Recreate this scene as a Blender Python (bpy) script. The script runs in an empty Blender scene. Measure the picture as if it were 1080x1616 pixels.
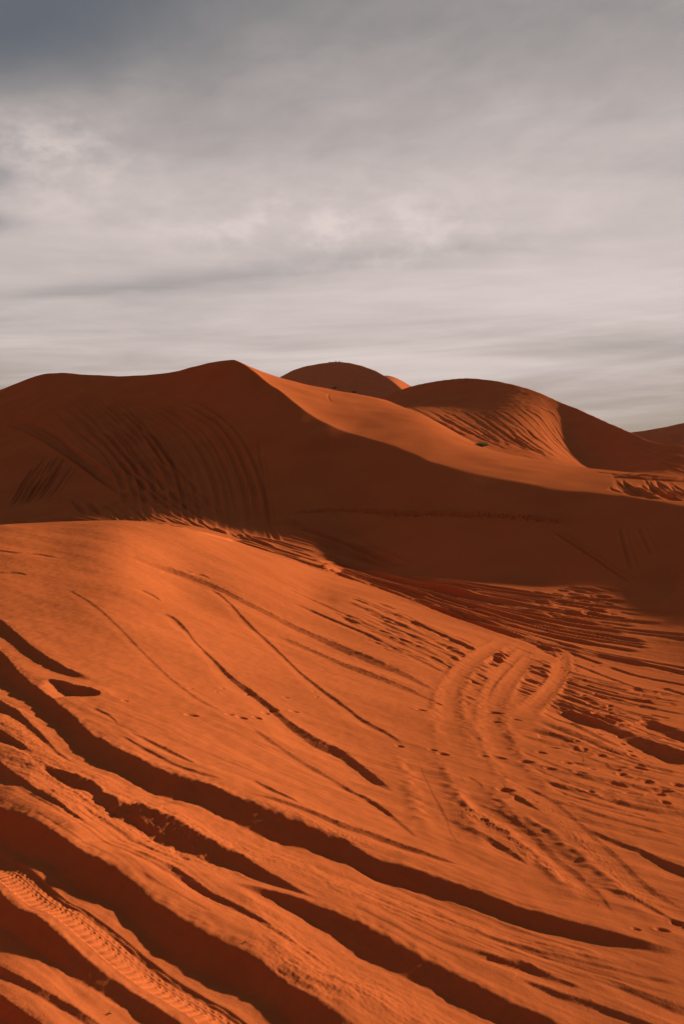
import bpy, bmesh, math, random
import numpy as np
from mathutils import Vector

random.seed(7)
rng = np.random.default_rng(11)
scene = bpy.context.scene
C = scene.collection

# ------------------------------------------------------------------ camera numbers
FPX, CX, HY = 1257.0, 540.0, 715.0      # focal length in px of a 1080 x 1616 frame, centre column, eye-level row
SUN_AZ, SUN_EL = 66.0, 13.0             # degrees right of the view direction, degrees above the horizon
SX, SY = math.sin(math.radians(SUN_AZ)), math.cos(math.radians(SUN_AZ))
TAN_EL = math.tan(math.radians(SUN_EL))

# ------------------------------------------------------------------ tags
def tag(o, label, cat, group=None, kind=None):
    o['label'] = label
    o['category'] = cat
    if group: o['group'] = group
    if kind: o['kind'] = kind
    return o

# ------------------------------------------------------------------ numeric helpers
def smooth01(x):
    x = np.clip(x, 0, 1)
    return x * x * (3 - 2 * x)

_perm = rng.permutation(4096)
_gr = rng.uniform(0, 2 * math.pi, 4096)
_gx, _gy = np.cos(_gr).astype(np.float32), np.sin(_gr).astype(np.float32)
def perlin(x, y, seed=0):
    x = np.asarray(x, np.float32); y = np.asarray(y, np.float32)
    xi = np.floor(x).astype(np.int32); yi = np.floor(y).astype(np.int32)
    xf = x - xi; yf = y - yi
    u = xf * xf * xf * (xf * (xf * 6 - 15) + 10); v = yf * yf * yf * (yf * (yf * 6 - 15) + 10)
    def g(a, b, fx, fy):
        h = _perm[(_perm[(a + seed * 131) & 4095] + b) & 4095]
        return _gx[h] * fx + _gy[h] * fy
    n00 = g(xi, yi, xf, yf); n10 = g(xi + 1, yi, xf - 1, yf)
    n01 = g(xi, yi + 1, xf, yf - 1); n11 = g(xi + 1, yi + 1, xf - 1, yf - 1)
    a = n00 + u * (n10 - n00); b = n01 + u * (n11 - n01)
    return (a + v * (b - a)) * 1.5

def tps_fit(P, val, lam=2e-6):
    n = len(P)
    d2 = ((P[:, None, :] - P[None, :, :]) ** 2).sum(-1)
    K = 0.5 * d2 * np.log(d2 + 1e-12)
    K += np.eye(n) * lam
    Q = np.hstack([np.ones((n, 1)), P])
    A = np.zeros((n + 3, n + 3)); A[:n, :n] = K; A[:n, n:] = Q; A[n:, :n] = Q.T
    b = np.zeros(n + 3); b[:n] = val
    return np.linalg.solve(A, b)

def tps_eval(P, w, X):
    out = np.empty(len(X))
    n = len(P)
    for i in range(0, len(X), 20000):
        c = X[i:i + 20000]
        d2 = ((c[:, None, :] - P[None, :, :]) ** 2).sum(-1)
        out[i:i + 20000] = (0.5 * d2 * np.log(d2 + 1e-12)) @ w[:n] + w[n] + c @ w[n + 1:]
    return out

def cubic_w(src, dst):
    """Catmull-Rom weights from uniform samples src to positions dst"""
    h = src[1] - src[0]
    W = np.zeros((len(dst), len(src)))
    p = (dst - src[0]) / h
    i = np.clip(np.floor(p).astype(int), 0, len(src) - 2)
    f = p - i
    ws = [-.5 * f ** 3 + f ** 2 - .5 * f, 1.5 * f ** 3 - 2.5 * f ** 2 + 1,
          -1.5 * f ** 3 + 2 * f ** 2 + .5 * f, .5 * f ** 3 - .5 * f ** 2]
    for k in range(4):
        j = np.clip(i + k - 1, 0, len(src) - 1)
        np.add.at(W, (np.arange(len(dst)), j), ws[k])
    return W

US, VS = 300.0, 1.5
def profile_surface(ctrl, px, yy):
    """ctrl: {column: [(distance, row), ...]} survey points of a slope; returns z on the grid (rows yy, columns px)."""
    pts, val = [], []
    for c, lst in ctrl.items():
        for d, r in lst:
            pts.append((c / US, math.log(d) * VS)); val.append((HY - r) / FPX)
    P = np.array(pts); w = tps_fit(P, np.array(val))
    cu = np.linspace(px[0], px[-1], 150); cv = np.linspace(math.log(yy[0]), math.log(yy[-1]), 170)
    G = np.stack(np.meshgrid(cu / US, cv * VS), -1).reshape(-1, 2)
    T = tps_eval(P, w, G).reshape(len(cv), len(cu))
    T = cubic_w(cv, np.log(yy)) @ T @ cubic_w(cu, px).T
    return T * yy[:, None]

def two_face(px, yy, crest, front, back=.35, k=.06, rows=None):
    """A dune with a sharp crest: crest {column: (distance, row)}, front {column: [(distance, row), ...]} points below it
    (or a slope), back = slope of the far side."""
    fr, bk = {}, {}
    for c, (d, r) in crest.items():
        z = (HY - r) / FPX * d
        fs = front if not isinstance(front, tuple) else float(np.interp(c, *front))
        if isinstance(front, dict): pts = list(front[c])
        else: pts = [(d * q, HY - (z - fs * d * (1 - q)) / (d * q) * FPX) for q in (.75, .82, .88, .94)]
        d0, r0 = pts[-1]; z0 = (HY - r0) / FPX * d0
        sl = max((z - z0) / max(d - d0, .1), .15)
        fr[c] = pts + [(d, r)] + [(d * q, HY - (z + sl * d * (q - 1)) / (d * q) * FPX) for q in (1.08, 1.2)]
        bk[c] = [(d * q, HY - (z - back * d * (q - 1)) / (d * q) * FPX) for q in (.8, .92, 1.0, 1.08, 1.2, 1.4)]
    A = profile_surface(fr, px, yy); Bq = profile_surface(bk, px, yy)
    h = np.clip(.5 + .5 * (Bq - A) / k, 0, 1)
    return Bq * (1 - h) + A * h - k * h * (1 - h)

def axis_px(lo, hi, fine_lo, fine_hi, step):
    a = [fine_lo]; s = step
    left = []
    x = fine_lo
    while x > lo:
        s *= 1.07; x -= s; left.append(x)
    mid = list(np.arange(fine_lo, fine_hi, step))
    right = []; x = mid[-1]; s = step
    while x < hi:
        s *= 1.07; x += s; right.append(x)
    return np.array(left[::-1] + mid + right)

class Sheet:
    """A dune as a height field on a fan-shaped grid of ground points."""
    def __init__(self, px, yy, Z):
        self.px, self.yy = px, yy
        self.K = (px - CX) / FPX
        self.Y = np.repeat(yy[:, None], len(px), 1).astype(np.float32)
        self.X = (yy[:, None] * self.K[None, :]).astype(np.float32)
        self.B = Z
        self.O = np.zeros(Z.shape, np.float32)
        self.T = Z / yy[:, None]
        self.Tmax = np.maximum.accumulate(self.T, 0)
        self._D = np.full(Z.shape, 1e9, np.float32)
        self._S = np.zeros(Z.shape, np.float32)
        self._A = np.zeros(Z.shape, np.float32)
        self._Q = np.full(Z.shape, 1e9, np.float32)
    def ground(self, p, r):
        """ground point seen at column p, row r"""
        t = (HY - r) / FPX
        j = np.interp(p, self.px, np.arange(len(self.px))); j0 = int(min(max(j, 0), len(self.px) - 2)); f = j - j0
        col = self.Tmax[:, j0] * (1 - f) + self.Tmax[:, j0 + 1] * f
        i = int(np.searchsorted(col, t))
        i = min(max(i, 1), len(self.yy) - 1)
        a, b = col[i - 1], col[i]
        g = 0 if b <= a else min(max((t - a) / (b - a), 0), 1)
        y = self.yy[i - 1] * (1 - g) + self.yy[i] * g
        return ((p - CX) / FPX * y, y)
    def height(self, x, y):
        i = np.interp(math.log(y), np.log(self.yy), np.arange(len(self.yy)))
        j = np.interp(x / y, self.K, np.arange(len(self.px)))
        i0 = int(min(i, len(self.yy) - 2)); j0 = int(min(j, len(self.px) - 2)); a = i - i0; b = j - j0
        H = self.B[i0:i0 + 2, j0:j0 + 2] + self.O[i0:i0 + 2, j0:j0 + 2]
        return float((H[0, 0] * (1 - b) + H[0, 1] * b) * (1 - a) + (H[1, 0] * (1 - b) + H[1, 1] * b) * a)
    def _box(self, x0, x1, y0, y1):
        y0 = max(y0, self.yy[0]); y1 = max(y1, y0 * 1.0001)
        i0, i1 = np.searchsorted(self.yy, [y0, y1])
        ks = [x0 / y0, x0 / y1, x1 / y0, x1 / y1]
        j0, j1 = np.searchsorted(self.K, [min(ks), max(ks)])
        return max(i0 - 1, 0), min(i1 + 1, len(self.yy)), max(j0 - 1, 0), min(j1 + 1, len(self.px))
    def carve(self, W, R, fn, attr=None):
        """W: world polyline (n,2); R: reach (scalar or per point); fn(d, s, a, X, Y, O) -> new offset.
        d signed distance (+ towards the left of travel), s length along, a interpolated attribute."""
        W = np.asarray(W, float); n = len(W)
        R = np.broadcast_to(np.asarray(R, float), (n,))
        attr = np.zeros(n) if attr is None else np.asarray(attr, float)
        L = np.concatenate([[0], np.cumsum(np.hypot(*np.diff(W, axis=0).T))])
        bi0 = bj0 = 10 ** 9; bi1 = bj1 = -1
        for k in range(n - 1):
            (ax, ay), (bx, by) = W[k], W[k + 1]; r = min(1.7 * max(R[k], R[k + 1]), R.max())
            i0, i1, j0, j1 = self._box(min(ax, bx) - r, max(ax, bx) + r, min(ay, by) - r, max(ay, by) + r)
            if i1 <= i0 or j1 <= j0: continue
            bi0 = min(bi0, i0); bi1 = max(bi1, i1); bj0 = min(bj0, j0); bj1 = max(bj1, j1)
            X = self.X[i0:i1, j0:j1]; Y = self.Y[i0:i1, j0:j1]
            ux, uy = bx - ax, by - ay; l2 = ux * ux + uy * uy + 1e-12; l = math.sqrt(l2)
            t = np.clip(((X - ax) * ux + (Y - ay) * uy) / l2, 0, 1)
            dx = X - ax - t * ux; dy = Y - ay - t * uy
            d = np.sqrt(dx * dx + dy * dy)
            sg = np.where(ux * (Y - ay) - uy * (X - ax) >= 0, 1, -1)
            q = d / (R[k] + t * (R[k + 1] - R[k]) + 1e-9)
            Qv = self._Q[i0:i1, j0:j1]
            m = d < np.abs(self._D[i0:i1, j0:j1])
            Qv[m] = q[m]
            self._D[i0:i1, j0:j1][m] = (d * sg)[m]
            self._S[i0:i1, j0:j1][m] = (L[k] + t * l)[m]
            self._A[i0:i1, j0:j1][m] = (attr[k] + t * (attr[k + 1] - attr[k]))[m]
        if bi1 < 0: return
        sl = (slice(bi0, bi1), slice(bj0, bj1))
        D = self._D[sl]; m = self._Q[sl] < 1
        if m.any():
            O = self.O[sl]
            O[m] = fn(D[m], self._S[sl][m], self._A[sl][m], self.X[sl][m], self.Y[sl][m], O[m])
        self._Q[sl] = 1e9; self._D[sl] = 1e9

def resample(P, n=None, step=None):
    """Catmull-Rom through the points, n samples"""
    P = np.asarray(P, float)
    if len(P) < 3:
        t = np.linspace(0, 1, n or 12)[:, None]
        return P[0] * (1 - t) + P[-1] * t
    Q = np.vstack([2 * P[0] - P[1], P, 2 * P[-1] - P[-2]])
    m = len(P) - 1; n = n or max(12, m * 7)
    u = np.linspace(0, m - 1e-6, n); i = u.astype(int); f = (u - i)[:, None]
    a, b, c, d = Q[i], Q[i + 1], Q[i + 2], Q[i + 3]
    return b + .5 * f * (c - a + f * (2 * a - 5 * b + 4 * c - d + f * (3 * (b - c) + d - a)))

def world(sh, P):
    return np.array([sh.ground(p[0], p[1]) for p in P])

_xp = np.array([-3.6, -2.7, -2.0, -1.0, -.50, -.12, 0, .35, 1.2, 2.4, 4.0])
_gp = np.array([0, .015, .0, -.13, -.165, .02, .105, .09, .042, .012, 0])
_xs = np.linspace(-3.6, 4, 400)
_gs = np.interp(_xs, _xp, _gp)
_ker = np.exp(-np.linspace(-2, 2, 13) ** 2); _ker /= _ker.sum()
_gs = np.convolve(np.pad(_gs, 6, mode='edge'), _ker, 'valid')

def runs(A):
    """cut a line where it jumps over a hidden hollow"""
    r = np.abs(np.diff(np.log(A[:, 1]))); cut = np.where(r > .13)[0] + 1
    return [p for p in np.split(np.arange(len(A)), cut) if len(p) > 2]

def crest(sh, pts, amp=1.0, crumble=0.0, wobble=0.0, n=None, cap=.0095):
    """A wheel-thrown crest: pts = (column, row, thickness of the dark side in rows). The shade side lies below it."""
    P = resample(pts, n)
    A_ = world(sh, P[:, :2])
    for ix in runs(A_):
        _crest(sh, P[ix], A_[ix], amp, crumble, wobble, cap)

def _crest(sh, P, A, amp, crumble, wobble, cap):
    T = np.maximum(P[:, 2], .3)
    Bm = world(sh, np.stack([P[:, 0], P[:, 1] + T], 1))
    tx = np.gradient(A[:, 0]); ty = np.gradient(A[:, 1]); tl = np.hypot(tx, ty) + 1e-9
    w = np.abs((Bm[:, 0] - A[:, 0]) * -ty + (Bm[:, 1] - A[:, 1]) * tx) / tl
    bad = np.abs(np.log(Bm[:, 1] / A[:, 1])) > .16
    if bad.all(): return
    w = np.where(bad, np.median(w[~bad]), w)
    w = np.clip(w, .05 * w.max(), 1.8 * np.median(w))
    ds = np.hypot(*np.diff(A, axis=0).T)
    for k in range(1, len(w)): w[k] = min(w[k], w[k - 1] + .30 * ds[k - 1])
    for k in range(len(w) - 2, -1, -1): w[k] = min(w[k], w[k + 1] + .30 * ds[k])
    w = np.convolve(np.pad(w, 2, mode='edge'), np.ones(5) / 5, 'valid')
    w = np.clip(w, .004, np.where(A[:, 1] > 10, cap, .2) * A[:, 1])
    seed = random.randint(0, 900)
    cu, cv = A[-1] - A[0]; cl_ = math.hypot(cu, cv) + 1e-9; cu /= cl_; cv /= cl_
    am = float(np.mean(w)); Ls = np.concatenate([[0], np.cumsum(ds)])
    ns = np.abs(-ty * SX + tx * SY) / tl                      # how squarely the sun meets the crest
    boost = np.convolve(np.pad(np.clip(.78 / (ns + .05), 1, 1.8), 4, mode='edge'), np.ones(9) / 9, 'valid')
    def fn(d, s, a, X, Y, O):
        ul = X * cu + Y * cv; vl = -X * cv + Y * cu
        if wobble:
            d = d + a * wobble * np.exp(-(d / a / 1.1) ** 2) * (1.2 * perlin(ul / (am * 2.6 + .02), vl * .2 / am + .5, seed) + .35 * perlin(ul / (am * .8 + .01), vl * .3 / am, seed + 1))
        nd = d / a
        g = np.interp(nd, _xs, _gs)
        h = a * g * amp * np.interp(s, Ls, boost)
        if crumble:
            m = np.exp(-((nd + 1.9) / .8) ** 2)
            u_ = ul / am; v_ = vl / am
            h = h + m * a * crumble * (.6 * perlin(u_ * 1.3, v_ * 3.2, seed + 2) + .5 * perlin(u_ * 3.5, v_ * 6, seed + 3) + .3 * perlin(u_ * 9, v_ * 13, seed + 4))
        if am > .04:
            lip = np.exp(-((nd - .05) / .28) ** 2) + .5 * np.exp(-((nd + .6) / .3) ** 2)
            h = h + lip * a * .022 * (perlin(X / am * 1.7, Y / am * 1.7, seed + 6) + .6 * perlin(X / am * 4.5, Y / am * 4.5, seed + 7))
        e = smooth01(np.minimum(s, s_end - s) / (min(.10 * s_end, .35) + 1e-6))
        return O + h * e
    s_end = float(np.hypot(*np.diff(A, axis=0).T).sum())
    sh.carve(A, w * 3.9, fn, w)

def rut(sh, pts, half, depth, berm=.4, lump=0.0, erase=0.0, fade=.12, px=True, shape=1.0):
    """A wheel rut: a trough with two low berms; erase flattens what the wheel drove over."""
    P = resample(pts) if len(pts) < 40 else np.asarray(pts, float)
    A = world(sh, P[:, :2]) if px else P
    ix = max(runs(A), key=len, default=None)
    if ix is None: return
    A = A[ix]
    s_end = float(np.hypot(*np.diff(A, axis=0).T).sum())
    seed = random.randint(0, 900)
    def fn(d, s, a, X, Y, O):
        q = np.abs(d) / half
        e = smooth01(np.minimum(s, s_end - s) / (fade * s_end + 1e-6))
        tr = -1 / (1 + (q / .8) ** 4) + berm * np.exp(-((q - 1.4) / .38) ** 2)
        if lump:
            tr = tr * (1 + .6 * lump * perlin(X / half * .45, Y / half * .45, seed)) + lump * .9 * np.exp(-((q - 1.2) / .5) ** 2) * perlin(X / half * 1.3, Y / half * 1.3, seed + 5)
        if erase:
            O = O * (1 - erase * e * smooth01((2.0 - q) / .8))
        return O + depth * tr * e
    sh.carve(A, half * 3.2, fn)

def family(a, b, n, mk, jitter=.25, keep=(0.0, 1.0), even=False):
    """n lines blended between two guide lines; mk(points) draws each."""
    m = 16
    A, Bq = resample(a, m), resample(b, m)
    for k in range(n):
        u = (k + .5) / n + (0 if even else random.uniform(-.5, .5) * jitter * 2 / max(n, 1)) if even else random.random()
        w1 = random.uniform(-1, 1) * jitter
        L = A * (1 - u) + Bq * u
        s0 = random.uniform(*keep[0]) if isinstance(keep[0], tuple) else keep[0]
        s1 = random.uniform(*keep[1]) if isinstance(keep[1], tuple) else keep[1]
        if s1 - s0 < .08: s1 = s0 + .08
        i = np.linspace(s0, min(s1, 1), 12) * (m - 1)
        L = np.stack([np.interp(i, np.arange(m), L[:, q]) for q in range(L.shape[1])], 1)
        off = np.array([np.interp(i, [0, m * .4, m], [random.uniform(-1, 1), random.uniform(-1, 1), random.uniform(-1, 1)])]).T * jitter * np.abs(Bq - A).mean() / max(n, 1) * 2
        L[:, :2] = L[:, :2] + off
        mk(L)

def dent(sh, x, y, r, depth, ang=0, long=1.5):
    i0, i1, j0, j1 = sh._box(x - 3.5 * r, x + 3.5 * r, y - 3.5 * r, y + 3.5 * r)
    X = sh.X[i0:i1, j0:j1] - x; Y = sh.Y[i0:i1, j0:j1] - y
    c, s = math.cos(ang), math.sin(ang)
    q = np.sqrt(((c * X + s * Y) / (r * long)) ** 2 + ((-s * X + c * Y) / r) ** 2)
    sh.O[i0:i1, j0:j1] += depth * (-1 / (1 + (q / .9) ** 5) + .12 * np.exp(-((q - 1.6) / .5) ** 2))

def trail(sh, pts, stride, r, depth, spread=.35, skip=.0):
    """Footprints along a line of pixels, alternately left and right of it."""
    A = world(sh, resample(pts))
    L = np.concatenate([[0], np.cumsum(np.hypot(*np.diff(A, axis=0).T))])
    s = 0; k = 0
    while s < L[-1]:
        x = np.interp(s, L, A[:, 0]); y = np.interp(s, L, A[:, 1])
        x2 = np.interp(s + .05, L, A[:, 0]); y2 = np.interp(s + .05, L, A[:, 1])
        an = math.atan2(y2 - y, x2 - x)
        o = spread * stride * (1 if k % 2 else -1) * random.uniform(.5, 1.1)
        if random.random() >= skip:
            dent(sh, x - math.sin(an) * o, y + math.cos(an) * o, r * random.uniform(.8, 1.2), depth * random.uniform(.7, 1.3), an + random.uniform(-.3, .3))
        s += stride * random.uniform(.8, 1.2); k += 1

# ------------------------------------------------------------------ sand material
def sand_material(name, ripple=1.0):
    m = bpy.data.materials.new(name); m.use_nodes = True
    nt = m.node_tree; N = nt.nodes; Lk = nt.links
    for n in list(N): N.remove(n)
    out = N.new('ShaderNodeOutputMaterial'); bs = N.new('ShaderNodeBsdfPrincipled')
    bs.inputs['Roughness'].default_value = 1.0
    bs.inputs['Specular IOR Level'].default_value = 0.0
    bs.inputs['Diffuse Roughness'].default_value = .5
    geo = N.new('ShaderNodeNewGeometry')
    def noise(scale, detail=4, rough=.55, vec=None):
        n = N.new('ShaderNodeTexNoise'); n.inputs['Scale'].default_value = scale
        n.inputs['Detail'].default_value = detail; n.inputs['Roughness'].default_value = rough
        Lk.new(vec or geo.outputs['Position'], n.inputs['Vector']); return n.outputs['Fac']
    big, fine, grain = noise(.35, 5), noise(7, 5), noise(210, 2)
    def math_(op, a, b):
        n = N.new('ShaderNodeMath'); n.operation = op
        for k, v in enumerate((a, b)):
            if isinstance(v, (int, float)): n.inputs[k].default_value = v
            else: Lk.new(v, n.inputs[k])
        return n.outputs[0]
    mixf = math_('ADD', math_('ADD', math_('MULTIPLY', big, .55), math_('MULTIPLY', fine, .3)), math_('MULTIPLY', grain, .35))
    cr = N.new('ShaderNodeValToRGB')
    e = cr.color_ramp.elements
    e[0].position = .35; e[0].color = SAND_A
    e[1].position = .85; e[1].color = SAND_B
    Lk.new(mixf, cr.inputs['Fac']); Lk.new(cr.outputs['Color'], bs.inputs['Base Color'])
    # fine wind ripples and grains as relief
    mp = N.new('ShaderNodeMapping'); mp.vector_type = 'POINT'
    mp.inputs['Rotation'].default_value = (0, 0, math.radians(38)); mp.inputs['Scale'].default_value = (2.2, 10, 2)
    Lk.new(geo.outputs['Position'], mp.inputs['Vector'])
    rip = noise(3.2, 2, .5, mp.outputs['Vector'])
    h = math_('ADD', math_('MULTIPLY', rip, .0025 * ripple), math_('MULTIPLY', grain, .0010))
    h = math_('ADD', h, math_('ADD', math_('MULTIPLY', noise(26, 4, .6), .0040), math_('MULTIPLY', noise(90, 3, .6), .0012)))
    bp = N.new('ShaderNodeBump'); bp.inputs['Strength'].default_value = .55; bp.inputs['Distance'].default_value = 1.0
    Lk.new(h, bp.inputs['Height']); Lk.new(bp.outputs['Normal'], bs.inputs['Normal'])
    Lk.new(bs.outputs['BSDF'], out.inputs['Surface'])
    return m

SAND_A = (.33, .081, .025, 1)
SAND_B = (.45, .118, .038, 1)
sand = sand_material('red_sand')

# ------------------------------------------------------------------ mesh from a sheet
def mesh_from(name, sh, mask=None, mat=sand):
    Z = (sh.B + sh.O)
    R, Q = Z.shape
    V = np.stack([sh.X, sh.Y, Z.astype(np.float32)], -1).astype(np.float32)
    du = np.empty_like(V); dv = np.empty_like(V)
    du[:, 1:-1] = V[:, 2:] - V[:, :-2]; du[:, 0] = V[:, 1] - V[:, 0]; du[:, -1] = V[:, -1] - V[:, -2]
    dv[1:-1] = V[2:] - V[:-2]; dv[0] = V[1] - V[0]; dv[-1] = V[-1] - V[-2]
    Nn = np.cross(du, dv); Nn /= np.linalg.norm(Nn, axis=-1, keepdims=True) + 1e-20
    idx = np.arange(R * Q, dtype=np.int32).reshape(R, Q)
    F = np.stack([idx[:-1, :-1], idx[:-1, 1:], idx[1:, 1:], idx[1:, :-1]], -1).reshape(-1, 4)
    outs = []
    masks = [None] if mask is None else mask
    names = [name] if mask is None else name
    for nm, mk in zip(names, masks):
        f = F if mk is None else F[mk.reshape(-1)]
        used, inv = np.unique(f, return_inverse=True)
        f = inv.reshape(-1, 4).astype(np.int32)
        v = V.reshape(-1, 3)[used]; nn = Nn.reshape(-1, 3)[used]
        me = bpy.data.meshes.new(nm)
        me.vertices.add(len(v)); me.vertices.foreach_set('co', v.ravel())
        me.loops.add(f.size); me.loops.foreach_set('vertex_index', f.ravel())
        me.polygons.add(len(f)); me.polygons.foreach_set('loop_start', np.arange(0, f.size, 4, dtype=np.int32))
        me.update(calc_edges=True)
        me.polygons.foreach_set('use_smooth', np.ones(len(f), bool))
        if mask is not None: me.normals_split_custom_set_from_vertices(nn)
        me.materials.append(mat)
        o = bpy.data.objects.new(nm, me); C.objects.link(o); outs.append(o)
    return outs

# ================================================================== NEAR DUNE, VALLEY AND LARGE DUNE
px = axis_px(-1100, 2300, -40, 1122, 1.5)
ly = np.concatenate([np.arange(math.log(1.25), math.log(20), .0027), np.arange(math.log(20), math.log(150), .0022)])
yy = np.exp(ly)
FRONT = {
    -900: [(1.3, 1750), (2.4, 1480), (4.5, 1220), (9, 1040), (18, 930), (28, 905), (40, 890), (55, 865), (90, 790), (150, 725)],
    -400: [(1.3, 2150), (2.4, 1715), (4.5, 1312), (9, 1070), (16, 935), (23, 888), (30, 882), (38, 878), (46, 868), (56, 845), (80, 775), (105, 720), (130, 690), (145, 672)],
    0: [(1.3, 2160), (2.4, 1616), (3.0, 1450), (4.4, 1254), (6.4, 1109), (9, 1010), (12, 938), (16.5, 873), (20, 842), (23, 829), (28, 834), (36, 839), (44, 838), (50, 826), (56, 795), (70, 727), (88, 667), (107, 615), (120, 588)],
    80: [(12.5, 934), (17, 872), (21, 837), (24.5, 824), (29, 828), (36, 832), (44, 831), (49, 818), (56, 780), (70, 703), (86, 637), (101, 589), (114, 555)],
    190: [(13, 930), (18, 866), (22, 832), (26, 821), (30, 825), (36, 830), (42, 828), (46, 816), (52, 779), (64, 706), (78, 647), (92, 593), (104, 553)],
    290: [(15.5, 930), (20, 874), (24, 838), (27.5, 831), (31, 834), (36, 836), (40, 832), (43, 822), (48, 790), (56, 737), (66, 681), (84, 583), (94, 540)],
    370: [(11.8, 1000), (16.5, 930), (21, 886), (26, 858), (29, 853), (32.5, 856), (36.5, 853), (40, 840), (46, 800), (55, 738), (65, 661), (77, 568), (86, 510)],
    450: [(13.2, 1000), (18, 938), (23, 899), (26.5, 882), (30, 883), (33.5, 876), (37, 858), (46, 796), (56, 705), (67, 624), (76, 570)],
    500: [(14, 1000), (20, 941), (26, 903), (29, 895), (32, 888), (35, 874), (40, 836), (48, 775), (57, 690), (61.6, 657), (71, 590)],
    540: [(1.3, 2190), (2.48, 1616), (3.22, 1450), (4.5, 1296), (6.2, 1193), (8.8, 1095), (14.5, 1000), (20, 945), (26, 913), (30, 905), (34, 893), (40, 845), (48, 770), (58, 680), (68, 610)],
    680: [(16, 1000), (22, 957), (26.5, 930), (30, 910), (36, 850), (42, 785), (48.1, 728), (56, 670)],
    860: [(15, 1050), (18.5, 1015), (23, 958), (26, 930), (27.5, 921), (32, 855), (36, 806), (39.6, 768), (46, 720)],
    1080: [(1.32, 2300), (2.66, 1616), (3.5, 1450), (5.2, 1300), (7.6, 1200), (10.8, 1130), (16, 1065), (20, 1000), (23.5, 945), (25.5, 920), (28.5, 860), (32, 797), (37, 750)],
    1250: [(13, 1110), (17, 1025), (20, 965), (23, 905), (25, 872), (28.5, 825), (33, 785)],
    1400: [(1.4, 2400), (2.9, 1616), (4.0, 1430), (6.4, 1270), (9.6, 1170), (14, 1090), (18, 1000), (21, 940), (24, 890), (27, 852), (32, 805)],
    2200: [(1.6, 2500), (3.8, 1616), (6, 1400), (10, 1190), (13, 1090), (16, 1010), (20, 930), (24, 880), (28, 840)],
}
BACK = {                                   # the sunlit side, right of the crest
    -400: [(60, 300), (80, 380), (110, 470)],
    80: [(62, 380), (78, 430), (100, 490), (125, 530)],
    190: [(64, 440), (77, 485), (100, 535), (125, 570)],
    290: [(66, 512), (77, 530), (95, 560), (125, 600)],
    330: [(67, 545), (77, 554), (95, 578), (125, 620)],
    370: [(68, 571), (77, 568), (84, 570), (95, 587), (110, 618), (125, 640)],
    420: [(62, 614), (70.2, 603), (77, 591), (83, 584), (91, 586), (106, 606), (125, 635)],
    480: [(56, 662), (63.5, 645), (72, 620), (80, 606), (86, 601), (93, 604), (106, 620), (125, 645)],
    540: [(50, 700), (58, 680), (68, 645), (78, 623), (86, 616), (93, 618), (104, 632), (125, 655)],
    600: [(46, 728), (53.3, 703), (64, 664), (74, 640), (82, 630), (88, 628), (95, 631), (106, 645), (125, 668)],
    680: [(41, 752), (48.1, 728), (56, 697), (64, 674), (71, 662), (76, 660), (83, 665), (95, 685), (125, 715)],
    760: [(38, 769), (44, 748), (51, 724), (58, 709), (64, 704), (69, 705), (77, 712), (95, 730), (125, 750)],
    860: [(34.5, 786), (39.6, 768), (46, 747), (52, 734), (57, 729), (62, 729), (70, 735), (90, 750), (125, 765)],
    960: [(31, 797), (36, 782), (42, 764), (48, 750), (53, 744), (58, 743), (66, 746), (85, 758), (125, 775)],
    1080: [(28, 812), (32, 797), (37, 783), (43, 767), (48, 756), (53, 752), (60, 753), (80, 766), (125, 785)],
    1250: [(25, 845), (28.5, 825), (34, 806), (42, 785), (52, 770), (70, 772), (125, 795)],
    1400: [(24, 868), (27, 852), (32, 830), (40, 805), (48, 790), (60, 785), (90, 795), (125, 805)],
    2200: [(20, 895), (24, 880), (30, 860), (45, 830), (70, 815), (125, 820)],
}
LEFT_TOP = {-900: (160, 720), -400: (130, 690), -100: (113, 652), 0: (107, 615), 40: (104, 598.5), 80: (101, 589), 110: (98.5, 592), 150: (95.3, 595), 200: (91.2, 592.5), 250: (87.2, 588), 300: (83.3, 582), 345: (79.4, 574), 372: (77, 568), 420: (73, 545), 520: (66, 490), 700: (58, 380)}
def left_back():                            # the far side, left of the peak
    bk = {}
    for c, (d, r) in LEFT_TOP.items():
        z = (HY - r) / FPX * d
        bk[c] = [(d * q, HY - (z - .32 * d * (q - 1)) / (d * q) * FPX) for q in (.85, .93, 1.0, 1.08, 1.2, 1.5)]
    return bk
ib = np.searchsorted(yy, 17)
Fz = profile_surface(FRONT, px, yy)
Bz = np.full_like(Fz, 1e3); Gz = np.full_like(Fz, 1e3)
Bz[ib:] = profile_surface(BACK, px, yy[ib:])
ig = np.searchsorted(yy, 50); jg = np.searchsorted(px, 700)
Gz[ig:, :jg] = profile_surface(left_back(), px[:jg], yy[ig:])
def smin(a, b, k):
    h = np.clip(.5 + .5 * (b - a) / k, 0, 1)
    return b * (1 - h) + a * h - k * h * (1 - h)
H = smin(smin(Fz, Bz, .07), Gz, .10)
S1 = Sheet(px, yy, H)

# ---- broad, soft undulation of the sand
X, Y = S1.X, S1.Y
ca, sa = math.cos(math.radians(-42)), math.sin(math.radians(-42))
al, ac = X * ca + Y * sa, -X * sa + Y * ca
near = smooth01((40 - Y) / 20)
S1.O += (near * (.020 * perlin(al / 2.6, ac / .9, 1) + .004 * perlin(al / .9, ac / .28, 2))).astype(np.float32)
S1.O += ((1 - near) * (.10 * perlin(X / 6, Y / 6, 3) + .04 * perlin(X / 2.2, Y / 2.2, 4))).astype(np.float32)

# ---- the large ruts in front of the camera: crest lines with the thickness of their dark side
Z = crest
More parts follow.
